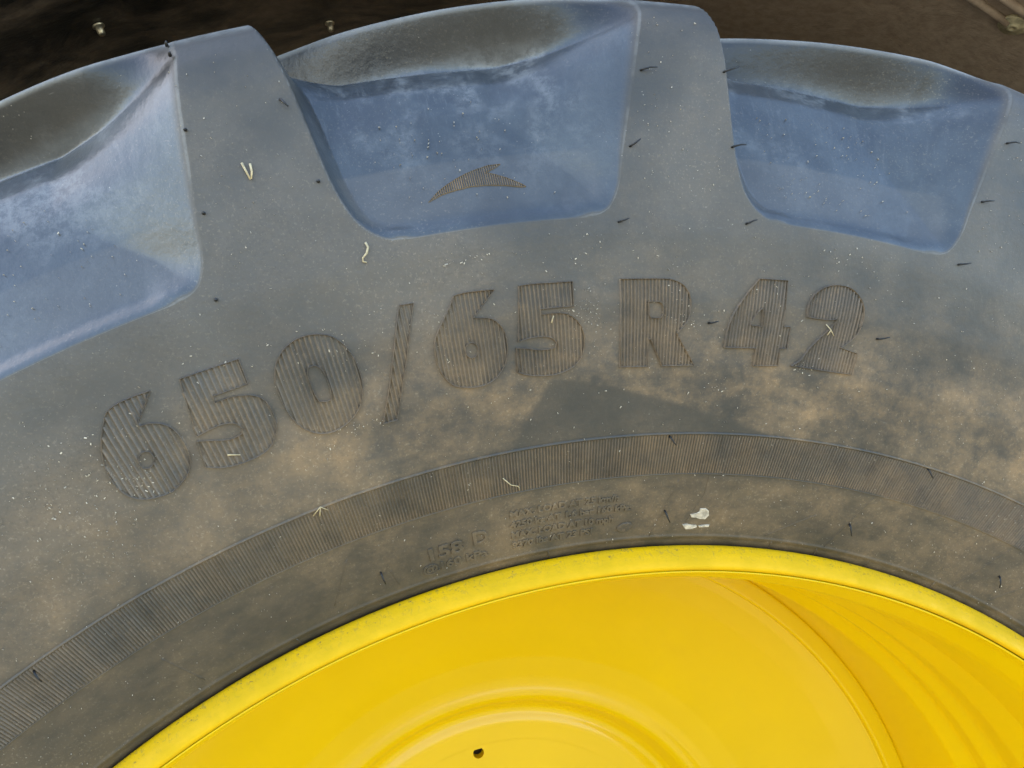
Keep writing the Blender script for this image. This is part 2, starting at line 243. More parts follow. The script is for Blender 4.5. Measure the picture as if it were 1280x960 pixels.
LEFT_Y = [(-16.75,-.0440),(-17.5,-.0360),(-18.5,-.026),(-21,.0),(-23.6,.03),(-26.6,.07),(-31,.13),(-37,.20),(-43,.27),(-46,.32)]
def s_y2(y): return float(s_of_y(y)) if y < .26 else sE + (y-.26)
def crom(pts, n=5):
    p = [np.array(q, float) for q in pts]; p = [2*p[0]-p[1]]+p+[2*p[-1]-p[-2]]; out = []
    for i in range(1, len(p)-2):
        for j in range(n):
            u = j/n; out.append(tuple(.5*((2*p[i])+(-p[i-1]+p[i+1])*u+(2*p[i-1]-5*p[i]+4*p[i+1]-p[i+2])*u*u+(-p[i-1]+3*p[i]-3*p[i+1]+p[i+2])*u**3)))
    return out+[tuple(p[-2])]
RIGHT_R, LEFT_R = crom(RIGHT_R, 3), crom(LEFT_R, 3); RIGHT_Y, LEFT_Y = crom(RIGHT_Y), crom(LEFT_Y)
poly = [(t*UX, float(s_of_R(R))) for t, R in RIGHT_R] + [(t*UX, s_y2(y)) for t, y in RIGHT_Y] + \
       [(t*UX, s_y2(y)) for t, y in LEFT_Y[::-1]] + [(t*UX, float(s_of_R(R))) for t, R in LEFT_R[::-1]] + \
       [(t*UX, float(s_of_R(.7690))) for t in (-12, -9.5, -7)]
poly = np.array(poly)
def sdf(px, ps, shift):
    """signed distance, positive inside the recess outline"""
    q = poly + np.array([shift, 0]); best = np.full(px.shape, 1e9); ins = np.zeros(px.shape, bool)
    for i in range(len(q)):
        a, b = q[i-1], q[i]; ab = b-a; L = ab@ab
        t = np.clip(((px-a[0])*ab[0]+(ps-a[1])*ab[1])/L, 0, 1)
        d = np.hypot(px-a[0]-t*ab[0], ps-a[1]-t*ab[1]); best = np.minimum(best, d)
        c = ((a[1] > ps) != (b[1] > ps)) & (px < ab[0]*(ps-a[1])/(ab[1] if abs(ab[1]) > 1e-12 else 1e-12)+a[0]); ins ^= c
    return np.where(ins, best, -best)
sg = np.r_[np.arange(0, s_of_R(.572), .0008), np.arange(s_of_R(.572), s_of_R(.755), .0025), np.arange(s_of_R(.755), s_of_y(.10), .00115), np.arange(s_of_y(.10), sE, .004), sE]
NT = 228
tg = np.arange(NT)/NT*PITCH                                # one pitch of the pattern
TT, SS = np.meshgrid(tg, sg, indexing='ij')
px, ps = TT*UX, SS
D = np.full(px.shape, -1.0)
for k in range(0, 5): D = np.maximum(D, sdf(px, ps, k*PITCH*UX))
# move grid points lying next to the outline onto it, so that the edges stay crisp
eps = 1e-4; Dx = np.full(px.shape, -1.0); Ds = np.full(px.shape, -1.0); near = np.abs(D) < .0012
for k in range(0, 5):
    Dx[near] = np.maximum(Dx[near], sdf(px[near]+eps, ps[near], k*PITCH*UX)); Ds[near] = np.maximum(Ds[near], sdf(px[near], ps[near]+eps, k*PITCH*UX))
gx, gs = (Dx-D)/eps, (Ds-D)/eps; hx = .40*PITCH/NT*UX; hs = .00046
mx = near & (np.abs(gx) >= np.abs(gs)) & (np.abs(D) < hx*np.abs(gx)); ms = near & ~mx & (np.abs(gs) > .5) & (np.abs(D) < hs*np.abs(gs)) & (SS > s_of_R(.757)) & (SS < s_of_y(.09))
TT = TT.copy(); SS = SS.copy()
TT[mx] -= (D/np.where(np.abs(gx) > .3, gx, 1))[mx]/UX; SS[ms] -= (D/np.where(np.abs(gs) > .3, gs, 1))[ms]
D[mx | ms] = 0.0; px, ps = TT*UX, SS
# width of the recess wall: wide and easing out on the leading side, tight on the trailing side and at the bottom edge
def edge_th(pts_R, pts_Y, s):
    ss = [float(s_of_R(R)) for t, R in pts_R]+[s_y2(y) for t, y in pts_Y]; tt = [t for t, _ in pts_R]+[t for t, _ in pts_Y]
    return np.interp(s, ss, tt)
rt, lt = edge_th(RIGHT_R, RIGHT_Y, SS), edge_th(LEFT_R, LEFT_Y, SS)
rel = TT.copy()
relR = np.mod(rt - TT, PITCH)                              # degrees to the left of the nearest leading edge
widthdeg = rt - lt; frac = np.clip(relR/widthdeg, 0, 1)    # 0 at the leading (right) wall, 1 at the trailing wall
up = sst(SS, s77, s77+.055); tread = sst(SS, s_of_R(.895), s_of_y(-.01))
def dist_poly(px, ps, pts):
    best = np.full(px.shape, 1e9)
    for a, b in zip(pts[:-1], pts[1:]):
        ab = b-a; L = ab@ab; t = np.clip(((px-a[0])*ab[0]+(ps-a[1])*ab[1])/L, 0, 1)
        best = np.minimum(best, np.hypot(px-a[0]-t*ab[0], ps-a[1]-t*ab[1]))
    return best
nR, nY = len(RIGHT_R), len(RIGHT_Y)
eA = poly[:nR+1]; eB = poly[nR:nR+nY]; eC = poly[nR+nY:nR+nY+len(LEFT_Y)+len(LEFT_R)]; eD = np.concatenate([poly[nR+nY+len(LEFT_Y)+len(LEFT_R)-2:], poly[:2]])
def wallf(edge, w, p, r=.0008):
    d = np.full(px.shape, 1e9)
    for k in range(0, 5): d = np.minimum(d, dist_poly(px, ps, edge+np.array([k*PITCH*UX, 0])))
    d = d*d/(d+r); return 1-(1-np.clip(d/w, 0, 1))**p
lowr = .30+.70*sst(SS, s77, s77+.05)
T = wallf(eA, .018+.062*sst(SS, s77+.005, s77+.085), 1.35)*wallf(eB, .026, 1.3, .0035)*wallf(eC, .010, 1.5)*wallf(eD, .010, 2.0)
T = np.where(D > 0, T, 0)
T = T*(1-sst(SS, sE-.02, sE)) + sst(SS, sE-.02, sE)        # lugs end before the crown
e, f = env_at(SS), flo_at(SS)
RR = e[...,0]*(1-T)+f[...,0]*T; YY = e[...,1]*(1-T)+f[...,1]*T
# mould steps near the bead: sunk strip beside the rim, fine raised rings bounding the ribbed band
R0 = e[...,0]
YY = YY + .0006*(1-sst(R0, .5650, .5664)) - .0007*np.exp(-((R0-.5675)/.0008)**2)
# the unrolled lug number of every grid point (for splitting the faces into lug parts)
lugc = (rt + lt + PITCH)/2
def ring(k0, k1, stride):
    cells = [(k, i) for k in range(k0, k1) for i in range(0, NT, stride)]
    if k1-k0 < 21: cells.append((k1, 0))
    ki = np.array([c[0] for c in cells]); ii = np.array([c[1] for c in cells])
    th = np.radians(TT[ii]+(ki*PITCH)[:,None]); r, y = RR[ii], YY[ii]
    V = np.stack([r*np.sin(th), y, r*np.cos(th)], -1)
    n, s = r.shape; idx = np.arange(n*s).reshape(n, s)
    Fq = np.stack([idx[:-1,:-1], idx[1:,:-1], idx[1:,1:], idx[:-1,1:]], -1).reshape(-1, 4)
    dt = np.gradient(V, axis=0); ds = np.gradient(V, axis=1); nn = np.cross(ds, dt); nn /= np.linalg.norm(nn, axis=-1, keepdims=True)+1e-12
    if nn[n//2, 5, 1] > 0: nn = -nn
    tt = T[ii]; lab = np.round((np.degrees(th)-lugc[ii])/PITCH)
    islug = (tt < .55) & (SS[ii] > s_of_R(.776))
    return V.reshape(-1,3), Fq, nn.reshape(-1,3), tt.ravel(), np.where(islug, lab, -999).ravel()
W_ = thing('tractor_wheel', 'big black ribbed tractor tyre mounted on a glossy yellow steel rim', 'wheel', (0, .26, 0))
tyre = None
parts = {}
for (k0, k1, st) in ((-3, 3, 1), (3, 18, 6)):
    V, Fq, nn, tt, lab = ring(k0, k1, st)
    fl = lab[Fq]; fk = np.where((fl == fl[:, :1]).all(1), fl[:,0], -999)
    for k in np.unique(fk):
        key = -999 if k == -999 else int(k) % 21
        q = Fq[fk == k]; u, inv = np.unique(q, return_inverse=True)
        parts.setdefault(key, []).append((V[u], inv.reshape(-1,4), nn[u], tt[u]))
def build_part(name, lst, mat, parent):
    off = 0; v, q, nrm, dep = [], [], [], []
    for a, b, c, d in lst: v.append(a); q.append(b+off); nrm.append(c); dep.append(d); off += len(a)
    v, q, nrm, dep = map(np.concatenate, (v, q, nrm, dep))
    a, b, c = v[q[:,0]], v[q[:,1]], v[q[:,2]]                # face winding to agree with the normals
    flip = (np.cross(b-a, c-a)*nrm[q[:,0]]).sum(1) < 0; q[flip] = q[flip][:, ::-1]
    o = mesh_obj(name, v, q, mat, parent, True, nrm)
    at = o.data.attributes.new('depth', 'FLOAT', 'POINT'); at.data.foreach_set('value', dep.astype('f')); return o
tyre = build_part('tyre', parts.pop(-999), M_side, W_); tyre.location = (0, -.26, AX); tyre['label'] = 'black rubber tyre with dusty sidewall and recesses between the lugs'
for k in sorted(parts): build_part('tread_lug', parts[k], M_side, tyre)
# the far half of the carcass, plain and closed
def revolve(name, prof, mat, parent, n=180, closed=False, normals=True):
    prof = np.array(prof); th = np.arange(n)/n*2*np.pi
    V = np.stack([prof[None,:,0]*np.sin(th)[:,None], np.broadcast_to(prof[None,:,1], (n, len(prof))), prof[None,:,0]*np.cos(th)[:,None]], -1)
    s = len(prof); idx = np.arange(n*s).reshape(n, s); nx = np.roll(idx, -1, 0)
    Fq = np.stack([idx[:,:-1], idx[:,1:], nx[:,1:], nx[:,:-1]], -1).reshape(-1,4)
    return mesh_obj(name, V.reshape(-1,3), Fq, mat, parent)
revolve('far_carcass', [(.9050,.26),(.905,.34),(.897,.44),(.885,.52),(.86,.55),(.80,.575),(.72,.58),(.64,.56),(.57,.525),(.545,.515)], M_side, tyre)
# ---------------------------------------------------------------- relief standing on the sidewall
def surf(th, R, h=0.0):
    """point on the sidewall at angle th (deg) and radius R, lifted by h along the surface normal"""
    th, R = np.broadcast_arrays(np.asarray(th, float), np.asarray(R, float))
    s = s_of_R(R); a, b = env_at(s-.002), env_at(s+.002); t = b-a; t /= np.linalg.norm(t, axis=-1, keepdims=True)
    p = env_at(s); r = p[...,0]-t[...,1]*0; y = p[...,1]
    nr_, ny_ = t[...,1], -t[...,0]
    r = r+nr_*0; a_ = np.radians(th)
    r2 = r - h*(-t[...,1])*(1); y2 = y - h*t[...,0]
    return np.stack([r2*np.sin(a_), y2, r2*np.cos(a_)], -1)
def floor_surf(th, R, h=0.0):
    i = np.interp(R, FLO[:,0], np.arange(len(FLO))); y = np.interp(i, np.arange(len(FLO)), FLO[:,1]); a_ = np.radians(th)
    a_ = np.asarray(a_, float); R = np.asarray(R, float)
    r2 = R + h*.25; return np.stack([r2*np.sin(a_), y-h*.97, r2*np.cos(a_)], -1)
def ridge(verts, faces, A, B, w, h, sf, seg=4, h0=-.0003):
    """one triangular rib from A to B (angle, radius)"""
    A, B = np.array(A, float), np.array(B, float); d = (B-A)*np.array([UX*.8, 1]); L = np.linalg.norm(d)+1e-9; d /= L
    off = np.array([-d[1]/(UX*.8), d[0]])*w/2; o = len(verts); ts = np.linspace(0, 1, seg+1)
    for t in ts:
        c = A+(B-A)*t
        for q, hh in ((c-off, h0), (c, h), (c+off, h0)): verts.append(sf(q[0], q[1], hh))
    for i in range(seg):
        b = o+3*i
        faces.append((b, b+1, b+4, b+3)); faces.append((b+1, b+2, b+5, b+4))
    faces.append((o, o+2, o+1)); e_ = o+3*seg; faces.append((e_, e_+1, e_+2))
# the ribbed band
vs, fs = [], []
def ribs(t0, t1, dt):
    t = np.arange(t0, t1, dt); n = len(t); Rk = np.linspace(.6125, .6378, 7)
    jit = nr.normal(0, .00009, n)
    A = surf(t[:,None]-dt*.5, Rk[None], -.0003); Bm = surf(t[:,None]+nr.normal(0,.006,(n,1)), Rk[None], (.00085+jit)[:,None]); Cc = surf(t[:,None]+dt*.5, Rk[None], -.0003)
    V = np.stack([A, Bm, Cc], 2); idx = np.arange(n*7*3).reshape(n, 7, 3)
    Fq = np.concatenate([np.stack([idx[:,:-1,j], idx[:,1:,j], idx[:,1:,j+1], idx[:,:-1,j+1]], -1).reshape(-1,4) for j in (0,1)])
    return V.reshape(-1,3), Fq
V1, F1 = ribs(-50, 50, .172); V2, F2 = ribs(50, 310, .8)
band = mesh_obj('ribbed_band', np.concatenate([V1, V2]), np.concatenate([F1, F2+len(V1)]), M_rib, tyre, smooth=False)
band['kind'] = 'stuff'
def crest(o):
    n = len(o.data.vertices); v = np.zeros(n, 'f'); v[1::3] = 1
    at = o.data.attributes.new('crest', 'FLOAT', 'POINT'); at.data.foreach_set('value', v)
crest(band)
def ring_ridge(name, R, w, h, mat, wob=0.0):
    n = 1600; th = np.linspace(-180, 180, n, endpoint=False); rr = R + wob*smooth1(nr.normal(0, 1, n), 6)
    V = np.stack([surf(th, rr-w/2, -.0004), surf(th, rr-w*.2, h), surf(th, rr+w*.2, h), surf(th, rr+w/2, -.0004)], 1)
    idx = np.arange(n*4).reshape(n, 4); nx = np.roll(idx, -1, 0)
    Fq = np.concatenate([np.stack([idx[:,j], idx[:,j+1], nx[:,j+1], nx[:,j]], -1) for j in range(3)])
    return mesh_obj(name, V.reshape(-1,3), Fq, mat, tyre)
ring_ridge('moulded_ring', .6386, .0018, .0012, M_side, .00025)
ring_ridge('moulded_ring', .6116, .0013, .0005, M_side, .0002)
# the raised size digits: ribs clipped to each outline, with a fine raised outline
def crossings(polys, t):
    c = []
    for pl in polys:
        for i in range(len(pl)):
            (t0, r0), (t1, r1) = pl[i-1], pl[i]
            if (t0 > t) != (t1 > t): c.append(r0+(r1-r0)*(t-t0)/(t1-t0))
    c.sort(); return [(c[i], c[i+1]) for i in range(0, len(c)-1, 2)]
def round_poly(pl, it=1):
    """soften only the curved runs of a traced outline"""
    q = np.array(pl); out = []
    n = len(q)
    for i in range(n):
        a, b, c = q[i-1]*[UX,1], q[i]*[UX,1], q[(i+1)%n]*[UX,1]
        u, v = b-a, c-b; ang = abs(math.atan2(u[0]*v[1]-u[1]*v[0], u@v))
        if .04 < ang < .8: out += [tuple(q[i]+(q[i-1]-q[i])*.25), tuple(q[i]+(q[(i+1)%n]-q[i])*.25)]
        else: out.append(tuple(q[i]))
    return out
place = {0:'first 6 of 650', 1:'5 of 650', 2:'0 of 650', 3:'slash between 650 and 65', 4:'6 of 65', 5:'5 of 65', 6:'letter R before 42', 7:'4 of 42', 8:'2 of 42'}
def ribbed_shape(name, outer, hole, sf, dt, h, ol_h, ol_w, mat, parent, label=None, smooth_it=True, plate=.00015):
    pls = [round_poly(round_poly(outer)) if smooth_it else outer]
    if hole: pls.append(round_poly(hole) if len(hole) > 8 else hole)
    vs, fs = [], []; ts = [t for t, _ in pls[0]]
    for t in np.arange(min(ts)+dt*.3, max(ts), dt):
        for a, b in crossings(pls, t+rnd.uniform(-.01, .01)*dt):
            if b-a > .0012: ridge(vs, fs, (t, a), (t, b), dt*UX*.8*.92, h*rnd.uniform(.8, 1.12), sf, max(1, int((b-a)/.006)))
    for pl in pls:
        for i in range(len(pl)): ridge(vs, fs, pl[i-1], pl[i], ol_w, ol_h*rnd.uniform(.85,1.1), sf, 1)
    o = mesh_obj(name, np.array(vs), fs, mat, parent, smooth=False)
    crest(o)
    if label: o['label'] = label
    return o
for i, (ch, outer, hole) in enumerate(GLYPHS):
    dt = .245 if i < 2 else (.215 if i < 4 else (.19 if i < 6 else .175))
    ribbed_shape('raised_slash' if ch == '/' else ('raised_letter' if ch == 'R' else 'raised_digit'), outer, hole, surf, dt, .0011, .0018, .0011, M_digit, tyre, 'ribbed raised '+place[i])
ribbed_shape('raised_emblem', EMBLEM, [], floor_surf, .095, .0011, .0008, .0006, M_emblem, tyre, 'small ribbed crescent emblem with a pointed wing, in the middle recess', False)
# small moulded lettering
def lettering(txt, th0, Rb, size, width, name, h=.0007, bold=0.0, tilt=0.0):
    cu = bpy.data.curves.new('txt', 'FONT'); cu.body = txt; cu.size = size; cu.extrude = .0005; cu.offset = bold; cu.bevel_depth = .00018; cu.resolution_u = 3
    o = bpy.data.objects.new('txt', cu); COL.objects.link(o); dg = bpy.context.evaluated_depsgraph_get()
    me = bpy.data.meshes.new_from_object(o.evaluated_get(dg)); co = np.empty(len(me.vertices)*3, 'f'); me.vertices.foreach_get('co', co); co = co.reshape(-1,3).astype(float)
    wx = co[:,0].max(); k = width/wx
    R = Rb+co[:,1]; th = th0+np.degrees(co[:,0]*k/Rb)
    p = surf(th, R+tilt*(th-th0), (co[:,2]/.00068)*h*.5+h*.25)
    me.vertices.foreach_set('co', p.astype('f').ravel()); me.materials.clear(); me.materials.append(M_side); me.update()
    bpy.data.objects.remove(o); q = bpy.data.objects.new(name, me); COL.objects.link(q); q.parent = tyre; q['label'] = 'small moulded lettering reading '+txt; return q
def w_deg(a, b, R): return math.radians(b-a)*R
lettering('158', -15.75, .5815, .0118, w_deg(-15.75, -13.35, .585), 'moulded_lettering', .0014, .0002)
lettering('D', -12.75, .5835, .0125, w_deg(-12.75, -11.75, .585), 'moulded_lettering', .0014, .0002)
lettering('@160 kPa', -16.1, .5735, .0072, w_deg(-16.1, -11.9, .576), 'moulded_lettering', .0009, .0001)
for j, (t, a, b) in enumerate((('MAX. LOAD AT 25 km/h', -10.3, -3.3), ('4250 kg AT 1.6 bar 160 kPa.', -10.3, -2.5), ('MAX. LOAD AT 10 mph', -10.3, -3.7), ('9370 lbs AT 23 PSI', -10.3, -5.1))):
    lettering(t, a, .5958-.0072*j, .0060, w_deg(a, b, .59), 'moulded_lettering', .0011, .0001)
# oval boss beside the load lettering
def pad(name, pts, h, mat, parent, label=None, sf=surf, bev=.0006):
    n = len(pts); q = np.array(pts); c = q.mean(0); inn = c+(q-c)*.86
    V = np.concatenate([sf(q[:,0], q[:,1], -.0003), sf(q[:,0], q[:,1], h*.6), sf(inn[:,0], inn[:,1], h), sf(c[0], c[1], h)[None]])
    Fs = []
    for i in range(n):
        j = (i+1) % n
        Fs += [(i, j, n+j, n+i), (n+i, n+j, 2*n+j, 2*n+i), (2*n+i, 2*n+j, 3*n)]
    o = mesh_obj(name, V, Fs, mat, parent, smooth=False)
    if label: o['label'] = label
    return o
pad('oval_boss', [(-2.76+.53*math.cos(a), .5765+.0034*math.sin(a)+.0006*math.cos(a)) for a in np.arange(24)*math.pi/12], .0009, M_rib, tyre, 'small dusty oval boss beside the load lettering')
pad('moulded_strip', [(2.3,.6105),(4.3,.6105),(4.1,.600),(3.75,.588),(3.1,.578),(1.9,.572),(1.5,.578),(1.9,.588),(2.3,.598)], .00035, M_side, tyre, 'slightly raised slanting strip on the bead area')
# fine mould seams across the bead area
for a, b in (((13.9,.6095),(12.3,.5675)), ((25.1,.609),(23.4,.5675)), ((.4,.608),(-.9,.568)), ((-31.0,.600),(-30.1,.573)), ((-20.0,.602),(-21.7,.576)), ((29.0,.604),(26.6,.570)), ((19.2,.611),(18.7,.606)), ((10.6,.590),(7.6,.5700)), ((-17.9,.584),(-17.7,.573))):
    v_, f_ = [], []; ridge(v_, f_, a, b, .0009, .0005, surf, 10); mesh_obj('mould_seam', np.array(v_), f_, M_side, tyre)
for t in (8.3, 11.9, 16.2, -7.9, -24.6, 22.0):
    v_, f_ = [], []; ridge(v_, f_, (t, .5668), (t+.15, .5585), .0010, .0006, surf, 4); mesh_obj('mould_seam', np.array(v_), f_, M_side, tyre)
# vent whiskers
def tube(path, r, n=5, taper=.5):
    path = np.array(path, float); V, Fs = [], []; m_ = len(path)
    for i, p in enumerate(path):
        d = path[min(i+1, m_-1)]-path[max(i-1, 0)]; d /= np.linalg.norm(d)+1e-12
        a = np.cross(d, [.3,.9,.2]); a /= np.linalg.norm(a); b = np.cross(d, a); rr = r*(1-(1-taper)*i/(m_-1))
        for k in range(n): V.append(p+rr*(a*math.cos(2*math.pi*k/n)+b*math.sin(2*math.pi*k/n)))
    for i in range(m_-1):
        for k in range(n): Fs.append((i*n+k, i*n+(k+1)%n, (i+1)*n+(k+1)%n, (i+1)*n+k))
    Fs.append(tuple(range(n))[::-1]); Fs.append(tuple(range((m_-1)*n, m_*n))); return V, Fs
stub = {0, 1, 3, 22, 23, 24}
lean = {2:(.2,-.006), 15:(.35,-.006), 16:(.32,-.006), 17:(.32,-.005), 18:(.4,-.004), 19:(.35,-.004), 20:(.0,-.005), 21:(.05,-.006)}
for i, (t, R) in enumerate(WHISK):
    if R > .95 : continue
    if i in stub: p0 = surf(t, R, -.0005); path = [p0, surf(t, R, .0012), surf(t+.03, R-.0004, .0022)]; rr = .0011
    else:
        dt, dr = lean.get(i, (rnd.uniform(.35, .6), rnd.uniform(.0008, .0028))); path = [surf(t-dt*.3, R-dr*.3, -.0004), surf(t-dt*.1, R-dr*.1, .002), surf(t+dt*.3, R+dr*.35, .0035), surf(t+dt*.75, R+dr*.8+rnd.uniform(-.0006,.0006), .0038)]; rr = .0007
    V, Fs = tube(path, rr, 6, .55); mesh_obj('vent_whisker', V, Fs, M_vent, tyre)
# ---------------------------------------------------------------- the rim
def sp(pts, sig=.0012): return resample(pts, .0004, sig)[::3]
rim = revolve('rim', sp([(.549,.040),(.552,.020),(.5530,.006),(.5560,.0005),(.5595,-.0010),(.5610,-.0035),(.5600,-.0065),(.5560,-.0105),(.5515,-.0136),(.5482,-.0148),(.5464,-.0140),(.5453,-.0105)], .0008), M_flange, W_, 720)
rim.location = (0, -.26, AX); rim['label'] = 'yellow steel rim with a dusty scuffed outer flange'
barrel = revolve('rim_barrel', sp([(.5456,-.009),(.5453,-.0114),(.5446,-.0124),(.5434,-.0112),(.5428,-.007),(.5420,-.002),(.5335,.020),(.5312,.032),(.5305,.050),(.5308,.095),(.5290,.104),(.5232,.132),(.5232,.138),(.5255,.163),(.5245,.170),(.5180,.186),(.5180,.190),(.5198,.207),(.5185,.213),(.5095,.232),(.5088,.240),(.5090,.29),(.509,.345),(.509,.40),(.515,.43),(.53,.50),(.548,.51)], .0024), M_paint, rim, 720)
weld = revolve('disc_edge_strip', sp([(.5095,.351),(.5080,.349),(.4900,.349),(.4880,.351),(.4875,.358)], .0008), M_paint, rim, 540)
disc = revolve('wheel_disc', sp([(.4885,.357),(.478,.360),(.45,.372),(.40,.398),(.34,.4275),(.312,.4375),(.301,.4400),(.294,.4383),(.288,.4380),(.281,.4435),(.270,.4620),(.263,.4690),(.257,.4695),(.2510,.4668),(.2450,.4650),(.240,.4653),(.232,.4655),(.2236,.4655),(.2190,.4658)], .0020), M_paint, rim, 540)
# hub plate ring with bolt holes cut through: polar grid with a round hole in each sector
NH, HR, HH, HY = 6, .2145, .0068, .46535
v_, f_ = [], []; DEG = math.radians(1)*HR
def hubv(u, v, dy=0.0, tc=0.0):
    aa = math.radians(tc+u/DEG); R_ = HR+v; v_.append((R_*math.sin(aa), HY+dy, R_*math.cos(aa))); return len(v_)-1
U_, VLO, VHI = 3*DEG, -.0145, .0090
angs = sorted([2*math.pi*j/32 for j in range(32)]+[math.atan2(b_, a_) % (2*math.pi) for a_ in (U_, -U_) for b_ in (VLO, VHI)])
for k in range(NH):
    tc = -11.2+60*k; rows = []
    for a_ in angs:
        hx, hz = math.cos(a_), math.sin(a_)
        kk = min(U_/abs(hx) if abs(hx) > 1e-9 else 9, (VHI/hz if hz > 1e-9 else VLO/hz) if abs(hz) > 1e-9 else 9)
        rows.append((hubv(hx*kk, hz*kk, 0, tc), hubv(hx*HH, hz*HH, 0, tc), hubv(hx*HH*.99, hz*HH*.99, .012, tc)))
    for j in range(len(rows)):
        p, q = rows[j], rows[(j+1) % len(rows)]; f_ += [(p[0], q[0], q[1], p[1]), (p[1], q[1], q[2], p[2])]
    seg = [(hubv((3+d)*DEG, VLO, 0, tc), hubv((3+d)*DEG, VHI, 0, tc)) for d in range(0, 55)]
    for p, q in zip(seg[:-1], seg[1:]): f_.append((p[0], q[0], q[1], p[1]))
hubring = mesh_obj('bolt_ring', v_, f_, M_paint, rim, smooth=False); hubring['label'] = 'yellow ring of round bolt holes in the wheel disc'
revolve('hub_plate', sp([(.2070,.4657),(.2010,.4657),(.12,.4657),(.0005,.4657)], .001), M_paint, rim, 360)
M_axle = plain('axle_iron', (.05,.045,.04), .5)
revolve('axle_flange', [(.30,.52),(.30,.50),(.0005,.50)], M_axle, rim, 64)
# ---------------------------------------------------------------- mudguard over the wheel
def fender_mat():
    m, nt, b = newmat('mud_stained_black_plastic'); n = N(nt); P, r, th, y = polar(n)
    v = n.comb(n.math('MULTIPLY', th, .10), n.math('MULTIPLY', y, 7), r); st = n.noise(v, 2.0, 7, .7, .6); big = n.noise(P, 4, 4, .6); fi = n.noise(P, 90, 4, .7)
    mud = n.rng(n.math('ADD', n.math('MULTIPLY', st, .6), n.math('MULTIPLY', big, .5)), .44, .68)
    right = n.rng(th, -6, 6)
    mud = n.math('ADD', n.math('MULTIPLY', mud, .7), n.math('MULTIPLY', right, .95), True)  # mud streaks, plus a right half painted paler to stand in for missing light
    col = n.mix(mud, (.015,.015,.015), n.mix(n.rng(fi, .3, .7), (.24,.175,.125), (.34,.26,.19)))
    col = n.mix(n.math('MULTIPLY', n.rng(fi, .64, .72), .3), col, (.2,.17,.12))
    n.link(col, b.inputs['Base Color']); n.link(n.math('ADD', .35, n.math('MULTIPLY', mud, .45)), b.inputs['Roughness'])
    n.link(n.bump(n.math('ADD', st, n.math('MULTIPLY', fi, .2)), .004, .6), b.inputs['Normal']); return m
M_fend = fender_mat()
F_ = thing('mudguard', 'black mud-stained mudguard arching over the top of the tyre', 'mudguard', (0, .40, AX+1.1))
def shell(name, prof, t0, t1, n, mat, parent, off):
    prof = np.array(prof); th = np.radians(np.linspace(t0, t1, n)); V = np.stack([prof[None,:,0]*np.sin(th)[:,None], np.broadcast_to(prof[None,:,1], (n, len(prof))), prof[None,:,0]*np.cos(th)[:,None]], -1)
    s = len(prof); idx = np.arange(n*s).reshape(n, s); Fq = np.stack([idx[:-1,:-1], idx[:-1,1:], idx[1:,1:], idx[1:,:-1]], -1).reshape(-1,4)
    o = mesh_obj(name, V.reshape(-1,3)-np.array(off), Fq, mat, parent); return o
FO = (0, .40, 1.1)
shell('guard_shell', sp([(1.112,-.005),(1.094,-.005),(1.093,.0),(1.101,.01),(1.103,.20),(1.103,.70),(1.09,.76),(1.04,.775),(.60,.78),(.60,.79),(1.05,.79),(1.105,.775),(1.118,.70),(1.118,.01),(1.112,-.005)], .002)[::2], -95, 75, 220, M_fend, F_, FO)
def lathe_local(prof, n=18):
    V, Fs = [], []
    for r_, z_ in prof:
        for k in range(n): V.append((r_*math.cos(2*math.pi*k/n), r_*math.sin(2*math.pi*k/n), z_))
    for i in range(len(prof)-1):
        for k in range(n): Fs.append((i*n+k, i*n+(k+1)%n, (i+1)*n+(k+1)%n, (i+1)*n+k))
    Fs.append(tuple(range((len(prof)-1)*n, len(prof)*n))); return V, Fs
M_rust = plain('dull_washer', (.42,.36,.22), .5, .3, 150)
for (x, y, z, kind) in FBOLTS:
    inward = -Vector((x, 0, z)).normalized()
    prof = [(.0056,0),(.0058,.0016),(.0040,.0022),(.0037,.0022),(.0036,.0085),(.0027,.0100),(.001,.0102)] if kind == 0 else [(.0135,0),(.0140,.0025),(.0125,.0040),(.0060,.0042),(.0055,.0060),(.0022,.0062),(.0018,.0040)]
    V, Fs = lathe_local(prof); o = mesh_obj('guard_bolt', V, Fs, M_zinc if kind == 0 else M_rust, F_, True)
    o.rotation_euler = inward.to_track_quat('Z', 'Y').to_euler(); o.location = Vector((x, y, z))+inward*.0005-Vector(FO)
    o['label'] = 'bright zinc bolt end' if kind == 0 else 'round washer with a small hole'
# raised seam at the upper right corner
for (a, b) in GSEAM:
    V, Fs = tube([Vector(a)-Vector(FO), (Vector(a)+Vector(b))/2-Vector(FO), Vector(b)-Vector(FO)], .004, 8, 1.0); mesh_obj('guard_seam', V, Fs, M_fend, F_)
# ---------------------------------------------------------------- straw, chaff and the dried splash
def drop(name, label, cat, paths, rr, mat, group=None):
    V, Fs = [], []
    for pth in paths:
        a, b = tube([surf(t, R, h) for t, R, h in pth], rr, 5, .6); o = len(V); V += a; Fs += [tuple(i+o for i in f) for f in b]
    V = np.array(V); c = V.mean(0); o = mesh_obj(name, V-c, Fs, mat); o.location = Vector(c)+Vector((0, 0, AX)); o['label'] = label; o['category'] = cat
    if group: o['group'] = group
    return o
drop('straw', 'forked pale straw bit stuck on the leftmost lug', 'straw', [[(-18.32,.8285,.0012),(-18.27,.8235,.002),(-18.22,.8190,.0012)],[(-18.05,.8270,.0012),(-18.08,.8225,.002),(-18.18,.8192,.0012)]], .0007, M_straw, 'straw bits on the tyre')
drop('straw', 'curled pale straw just below the middle recess', 'straw', [[(-14.72,.7720,.001),(-14.68,.7690,.002),(-14.80,.7660,.0025),(-15.00,.7640,.002),(-15.02,.7622,.0015),(-14.88,.7615,.001)]], .0007, M_straw, 'straw bits on the tyre')
